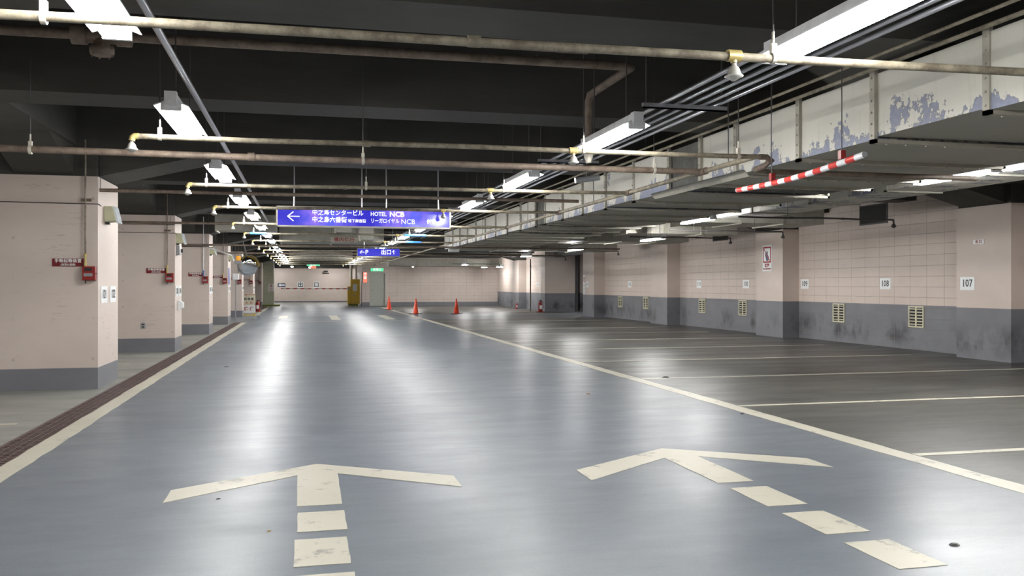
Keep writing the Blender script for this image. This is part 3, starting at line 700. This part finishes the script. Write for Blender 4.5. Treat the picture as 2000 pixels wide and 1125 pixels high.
for wi, (y, a, b, fx) in enumerate(pi_):
    for q, n_ in ((0, a), (.53, b)):
        if y > 13: q *= .8
        p = plate('number_plate', 'white plate reading %d, %s on the side of the pier %s' % (n_, 'nearer' if n_ == a else 'farther', PW[wi]), fx+.008, y+q, 1.18, .36, .215, 'plate', Lr, group='bay number plates on the left')
        text(str(n_), .16, 'ink', p, 0, 0)
# no smoking sign
p = plate('no_smoking_sign', 'white and red no smoking sign on the column right of plate 110', 11.49, 20.09, 1.99, .45, .66, 'plate', R_)
MB().box(-.19, .19, -.003, 0, -.12, .29).build('red_border', 'redink', p); MB().box(-.15, .15, -.005, -.003, -.08, .25).build('picture_field', 'plate', p)
MB().prism([(-.03, -.07), (.07, -.07), (.09, .02), (.03, .10), (.06, .19), (.0, .13), (-.02, .2), (-.04, .1), (-.10, .13), (-.06, .02)], -.008, -.005).build('pictogram', 'navy', p)
MB().prism([(-.15, .23), (.13, -.08), (.15, -.06), (-.13, .25)], -.0105, -.008).build('red_bar', 'redink', p)
text('禁煙', .10, 'redink', p, 0, -.19, bold=.003, space=1.4); text('NO SMOKING', .06, 'redink', p, 0, -.275, bold=.001)
p = plate('small_wall_sign', 'small white sign with two red characters high on the 107 column', 11.49, 12.93, 2.06, .25, .08, 'plate', R_); text('出口', .065, 'redink', p, 0, 0, space=1.5, bold=.001)
p = plate('upright_sign', 'tall narrow white sign with red arrows at the side passage corner', 11.49, 35.02, 1.33, .30, .80, 'plate', R_)
MB().prism([(-.07, .20), (.07, .20), (.07, .26), (0, .37), (-.07, .26)], -.004, 0).prism([(-.07, .14), (0, .05), (.07, .14), (.07, .18), (-.07, .18)], -.004, 0).build('red_arrow', 'redink', p)
for i, ch in enumerate('出入口'): text(ch, .13, 'redink' if i == 0 else 'ink', p, 0, -.04-.14*i)
# end wall plates
p = plate('arrow_sign', 'dark sign with a white left arrow on the pink end wall', -1.66, 67.98, 1.31, .56, .27, 'navy'); MB().prism([(-.24, 0), (-.08, -.10), (-.08, -.045), (.24, -.045), (.24, .045), (-.08, .045), (-.08, .10)], -.004, 0).build('arrow', 'whitetext', p)
for ch, x, l_ in (('出', -.27, 'white board with the character for out on the end wall'), ('口', .91, 'white board with a box-shaped character on the end wall')):
    p = plate('character_board', l_, x, 67.98, 1.32, .44, .48, 'plate'); text(ch, .42, 'ink', p, 0, -.0, bold=.010)
p = plate('upright_sign', 'white upright sign with red characters on the pale green post', -2.02, 56.69, 1.15, .34, .48, 'plate')
for i, ch in enumerate('出口'): text(ch, .19, 'redink', p, 0, .11-.22*i, bold=.004)

# ------------------------------------------------------------------ fire switch boxes on the piers
rb = None
who = ['on the pier beside the camera', 'on the nearest pier', 'on the second pier', 'on the third pier', 'on the fourth pier', 'on the fifth pier', 'on the sixth pier', 'on the last pier']
for i, (y0, y1, fx) in enumerate(PIERS):
    y = y0
    p = plate('wall_sign', 'dark red sign with two lines of white characters '+who[i], fx-.34, y-.008, 1.582, .36, .098, 'redsign', group='dark red signs on the piers')
    text('手動起動装置', .050, 'whitetext', p, 0, .018, bold=.0008, space=1.08); text('(泡消火設備)', .030, 'whitetext', p, 0, -.028, bold=.0003, space=1.05)
    t = thing('fire_switch_box', 'red manual release box with a riser pipe '+who[i], 'fire switch box', (fx-.09, y, 1.36), 0, 'red release boxes on the piers')
    MB().box(-.075, .075, -.085, 0, 0, .175).build('case', 'red', t, bevel=.006)
    MB().box(-.045, .035, -.0875, -.084, .115, .155).build('window', 'black', t); MB().box(-.055, .045, -.0875, -.084, .05, .088).build('name_plate', 'grey', t)
    MB().tube([(-.045, -.04, 0), (-.045, -.04, -.04)], .008, 8).build('drain_stub', 'darkpipe', t); MB().box(.075, .085, -.06, -.045, .078, .092).build('latch', 'black', t)
    r = MB().tube([(-.045, -.04, .175), (-.045, -.04, .33)], .013, 10).tube([(-.045, -.04, .30), (-.045, -.04, .325)], .022, 10).tube([(-.045, -.04, .19), (-.045, -.04, .215)], .018, 10).build('fitting', 'brass' if i != 3 else 'bluewrap', t)
    MB().tube([(-.045, -.04, .32), (-.045, -.04, 1.30), (-.045, -.04, 1.75)], .010, 10).build('riser_pipe', 'pipe' if i == 1 else ('brown' if i != 3 else 'white'), t)
    MB().box(-.10, .015, -.035, -.0, .985, 1.02).build('clamp', 'brown', t)
    tag(MB().tube([(-4.9, y-.012, 2.33), (fx-.02, y-.012, 2.315), (fx+.012, y-.012, 2.315), (fx+.012, y+.12, 2.30)], .006, 6).build('cable', 'darkpipe'), 'thin dark cable strung across the front '+who[i], 'cable', 'cables on the piers')
    if i in (1, 2, 3, 4, 5, 6):
        yy_ = (y0+y1)/2 if i > 1 else 12.5
        t = thing('spot_lamp', 'cream boxed wall lamp high on the lane side '+who[i], 'wall lamp', (fx, yy_-.25, 2.10), 0, 'cream wall lamps on the piers')
        MB().prism([(0, .02), (.15, .03), (.10, .22), (0, .22)], -.12, .12).build('case', 'cream_box', t, bevel=.008)
        MB().prism([(.15, .0), (.18, .01), (.13, .22), (.10, .22)], -.11, .11).build('lens', 'glass', t, bevel=.006); MB().box(.0, .05, -.03, .03, -.01, .02).build('bracket', 'rod', t)
# extras on piers
p = plate('socket_plate', 'grey twin socket low on the front of the second pier', -3.03, 18.02, .515, .085, .115, 'grey', th=.012, cat='socket', bevel=.004); MB().box(-.02, .02, -.003, 0, .012, .035).box(-.02, .02, -.003, 0, -.035, -.012).build('outlet', 'black', p)
t = thing('wall_light_unit', 'white rounded lamp unit on the lane side of the second pier', 'wall lamp', (-2.45, 18.45, .80)); MB().box(0, .05, -.09, .09, 0, .20).build('back_plate', 'white', t, bevel=.01); MB().prism([(.05, .03), (.11, .05), (.11, .15), (.05, .19)], -.075, .075).build('lens', 'plate', t, bevel=.01)
t = thing('junction_box', 'grey switch box above the number plates on the second pier', 'box', (-2.45, 18.3, 1.90)); MB().box(0, .07, -.14, .14, 0, .18).build('case', 'grey', t, bevel=.006); MB().box(.07, .10, .05, .12, .05, .12).build('latch', 'black', t)
tag(MB().tube([(-2.52, 24.285, 2.31), (-2.2, 24.1, 2.21), (-1.86, 23.95, 2.08)], .018, 10).build('barrier_rod', 'white'), 'white rod jutting at a slant from the third pier towards the lane', 'rod')
plate('upright_sign', 'narrow blue sign on the lane side of the fourth pier', -2.44, 30.5, 1.6, .50, .54, 'blue', Lr)
t = thing('junction_box', 'light grey box low behind the round mirror', 'box', (-2.42, 33, 1.5)); MB().box(-.1, .12, 0, .1, 0, .22).build('case', 'white', t, bevel=.01); MB().box(-.02, .02, .03, .07, -1.5, 0).build('post', 'grey', t)
# convex mirror with beacon
t = thing('convex_mirror', 'round convex traffic mirror with yellow hood over the left edge of the lane', 'mirror', (-2.03, 33.8, 2.03), 0)
pr = [(.36*math.sin(a), .09*math.cos(a*1.0)) for a in [k*.1*PI/2 for k in range(11)]]
mm = MB().lathe([(r, z) for r, z in pr], (0, 0, 0), 40)
def rotm(mb, ax, ang):
    R = Matrix.Rotation(ang, 3, ax); mb.v = [tuple(R @ Vector(v)) for v in mb.v]; return mb
rotm(rotm(mm, 'X', PI/2+.10), 'Z', .30).build('mirror_disc', 'mirror', t)
rotm(rotm(MB().lathe([(.355, -.02), (.37, .0), (.385, .01), (.39, -.02), (.36, -.04), (.0, -.05)], (0, 0, 0), 40), 'X', PI/2+.10), 'Z', .30).build('rim', 'grey', t)
hd = MB()
for k in range(13):
    a0 = PI*.0+k*PI*.75/13; a1 = a0+PI*.75/13
    hd.add([(.39*math.cos(a0), .39*math.sin(a0), -.02), (.39*math.cos(a1), .39*math.sin(a1), -.02), (.40*math.cos(a1), .40*math.sin(a1), .14), (.40*math.cos(a0), .40*math.sin(a0), .14)], [(0, 1, 2, 3), (3, 2, 1, 0)], True)
rotm(rotm(hd, 'X', PI/2+.10), 'Z', .30).build('hood', 'yellow', t)
MB().tube([(0, .06, 0), (0, .3, .1), (-.2, .3, .9), (-.2, .3, 1.7)], .025, 10).build('arm', 'grey', t)
t = thing('beacon', 'amber warning beacon on a grey box beside the mirror', 'beacon', (-2.33, 33.2, 2.20)); MB().box(-.12, .12, -.08, .08, -.13, 0).build('case', 'grey', t, bevel=.01); MB().lathe([(0, .17), (.06, .17), (.08, .15), (.085, 0), (0, 0)], (0, 0, 0), 16).build('lens', 'amber', t); MB().tube([(-.05, .05, -.05), (-.12, .05, .3), (-.12, .05, 1.5)], .012, 8).build('hanger_rod', 'rod', t)
# standing sign
t = thing('standing_sign', 'standing board showing the car park entrance with a red arrow and a slow notice below', 'sign', (-2.30, 38.9, 0))
MB().box(-.26, .26, -.01, .02, .46, .93).build('upper_board', 'ivory', t); MB().box(-.27, .27, -.014, .02, .12, .44).build('lower_board', 'plate', t)
MB().box(-.24, -.20, .02, .06, 0, .93).box(.20, .24, .02, .06, 0, .93).box(-.26, .26, -.05, .2, 0, .03).build('post', 'yellow', t)
MB().prism([(-.2, .885), (-.10, .855), (-.10, .872), (.22, .872), (.22, .898), (-.10, .898), (-.10, .915)], -.014, -.01).build('arrow', 'redink', t)
text('センター', .055, 'ink', t, 0, .81, y=-.014); text('駐車場', .125, 'ink', t, 0, .70, y=-.014, bold=.003, space=1.1); text('入 口', .12, 'redink', t, 0, .55, y=-.014, bold=.003, space=1.2)
text('徐 行', .18, 'redink', t, 0, .28, y=-.018, bold=.005)
# extinguishers
def ext(lbl, x, y):
    t = thing('fire_extinguisher', lbl, 'fire extinguisher', (x, y, 0), 0, 'fire extinguishers')
    MB().lathe([(0, .0), (.10, 0), (.105, .02), (.105, .36), (.09, .42), (.04, .46), (.03, .50), (0, .50)], (0, 0, .03), 18).build('cylinder', 'red', t)
    MB().box(-.19, .19, -.19, .19, 0, .03).build('stand', 'red', t); MB().box(-.06, .06, -.112, -.10, .15, .33).build('notice', 'plate', t)
    MB().box(-.05, .08, -.02, .02, .53, .57).tube([(.04, 0, .52), (.14, 0, .48), (.14, 0, .2)], .012, 8).build('handle', 'black', t)
ext('red fire extinguisher on a stand by the side passage wall', 11.1, 40.6)
ext('red fire extinguisher beside the left piers past the standing sign', -2.2, 44.2)
ext('small red fire extinguisher against the far right wall', 11.3, 46.2); bpy.data.objects['fire_extinguisher.002'].scale = (.6, .6, .6)
# cones
cones = [(4.37, 46.3, 'orange traffic cone standing on the edge line near the far door, leftmost of three'), (4.92, 39.35, 'orange traffic cone in the middle of the three in the distance'), (6.71, 38.95, 'orange traffic cone standing apart at right, rightmost of three')]
c0 = None
for x, y, l_ in cones:
    if c0 is None:
        c0 = thing('traffic_cone', l_, 'traffic cone', (x, y, .004), 0, 'traffic cones')
        MB().lathe([(.0, .70), (.025, .70), (.03, .68), (.135, .03), (.15, .028), (.15, .02)], (0, 0, 0), 20).build('cone_body', 'cone', c0)
        MB().box(-.2, .2, -.2, .2, 0, .025).build('base', 'conebase', c0, bevel=.01)
    else: dup(c0, (x, y, 0), l_, .4)
# wall vents
def vent():
    t = thing('wall_vent', 'x', 'vent', (11.95, 0, .46), R_, 'cream wall vents')
    m = MB(); W2 = .225; h = .43
    m.box(-W2, W2, -.02, 0, 0, .03).box(-W2, W2, -.02, 0, h-.03, h).box(-W2, -W2+.03, -.02, 0, .03, h-.03).box(W2-.03, W2, -.02, 0, .03, h-.03).box(-.02, .02, -.02, 0, .03, h-.03)
    for k in range(1, 7): m.box(-W2+.03, -.02, -.016, 0, k*h/7-.008, k*h/7+.012).box(.02, W2-.03, -.016, 0, k*h/7-.008, k*h/7+.012)
    m.build('louvre_frame', 'vent', t); MB().box(-W2+.02, W2-.02, -.006, -.001, .02, h-.02).build('dark_opening', 'black', t); return t
v0 = None
for y, l_ in ((15.1, 'nearest to the nearest right column'), (17.7, 'second from the nearest right column'), (22.2, 'just left of the no smoking column'), (24.75, 'farther left of the no smoking column'), (29.3, 'nearer of the two before the side passage'), (31.9, 'closest to the side passage')):
    L = 'cream slotted vent low on the right wall, '+l_
    if v0 is None: v0 = vent(); v0['label'] = L; v0.location = (11.95, y, .45)
    else: dup(v0, (11.95, y, .45), L)
for y0, y1, l_ in ((16.0, 16.9, 'right of the no smoking column'), (23.1, 24.0, 'left of the no smoking column'), (8.6, 9.6, 'out of view beside the camera')):
    t = thing('air_opening', 'dark rectangular air opening high on the right wall, '+l_, 'vent', (11.95, (y0+y1)/2, 2.64), R_, 'dark air openings')
    MB().box(-.44, .44, -.012, -.002, 0, .38).build('black_panel', 'black', t); MB().box(-.47, .47, -.02, 0, -.03, 0).box(-.47, .47, -.02, 0, .38, .4).box(-.47, -.44, -.02, 0, 0, .38).box(.44, .47, -.02, 0, 0, .38).build('frame', 'rod', t)  # black panel stands in for the dark inside the opening

# ------------------------------------------------------------------ exit end
t = thing('gate_cabinet', 'bright yellow barrier gate cabinet with a white notice at the exit', 'gate cabinet', (3.02, 56, 0))
MB().box(-.14, .42, 0, .5, .12, 1.68).build('cabinet_body', 'yellow', t, bevel=.015); MB().box(-.34, -.14, .02, .45, .12, 1.22).build('motor_box', 'yellow', t, bevel=.015)
MB().box(-.02, .25, -.006, 0, .92, 1.36).build('notice', 'plate', t); MB().box(.03, .09, -.012, 0, .60, .72).build('lock', 'grey', t); MB().box(-.3, .3, -.1, .6, 0, .12).build('plinth', 'olive', t)
MB().box(-.135, .415, -.003, 0, .20, .215).build('seam', 'brown', t)
t = thing('parking_barrier', 'red and white barrier arm lowered across the exit', 'barrier', (2.7, 55.9, 1.07)); MB().tube([(0, 0, 0), (-4.1, 0, .02)], .035, 8).build('arm', 'gate', t); MB().box(0, .1, -.05, .05, -.06, .06).build('pivot', 'grey', t)
tag(MB().box(-2.49, -1.85, 56.7, 57.4, .0, 3.0).build('steel_post', 'greenpaint'), 'pale green boxed post left of the exit', 'post')
tag(MB().box(-2.5, -1.45, 55.4, 56.2, 0, .10).build('kerb_block', 'olive', bevel=.02), 'low olive green kerb block at the foot of the pale green post', 'kerb')
for i, (x, r) in enumerate(((2.95, .09), (3.28, .06))): tag(MB().tube([(x, 57.1, 0), (x, 57.1, 3.75)], r, 14).build('standpipe', 'clamp'), ['thick pale upright pipe behind the yellow cabinet', 'thinner pale upright pipe behind the yellow cabinet'][i], 'pipe')
t = thing('wall_camera', 'small dark camera bracket high on the end wall', 'camera', (1.6, 67.98, 2.3)); MB().box(-.15, .15, -.3, 0, 0, .1).box(-.25, .25, -.1, 0, -.12, -.06).build('case', 'black', t)
tag(MB().tube([(10.98, 42, 0), (10.98, 42, 1.1), (10.98, 42, 2.6)], .03, 8).build('standpipe', 'brown'), 'thin brown upright pipe beside the far extinguisher', 'pipe')
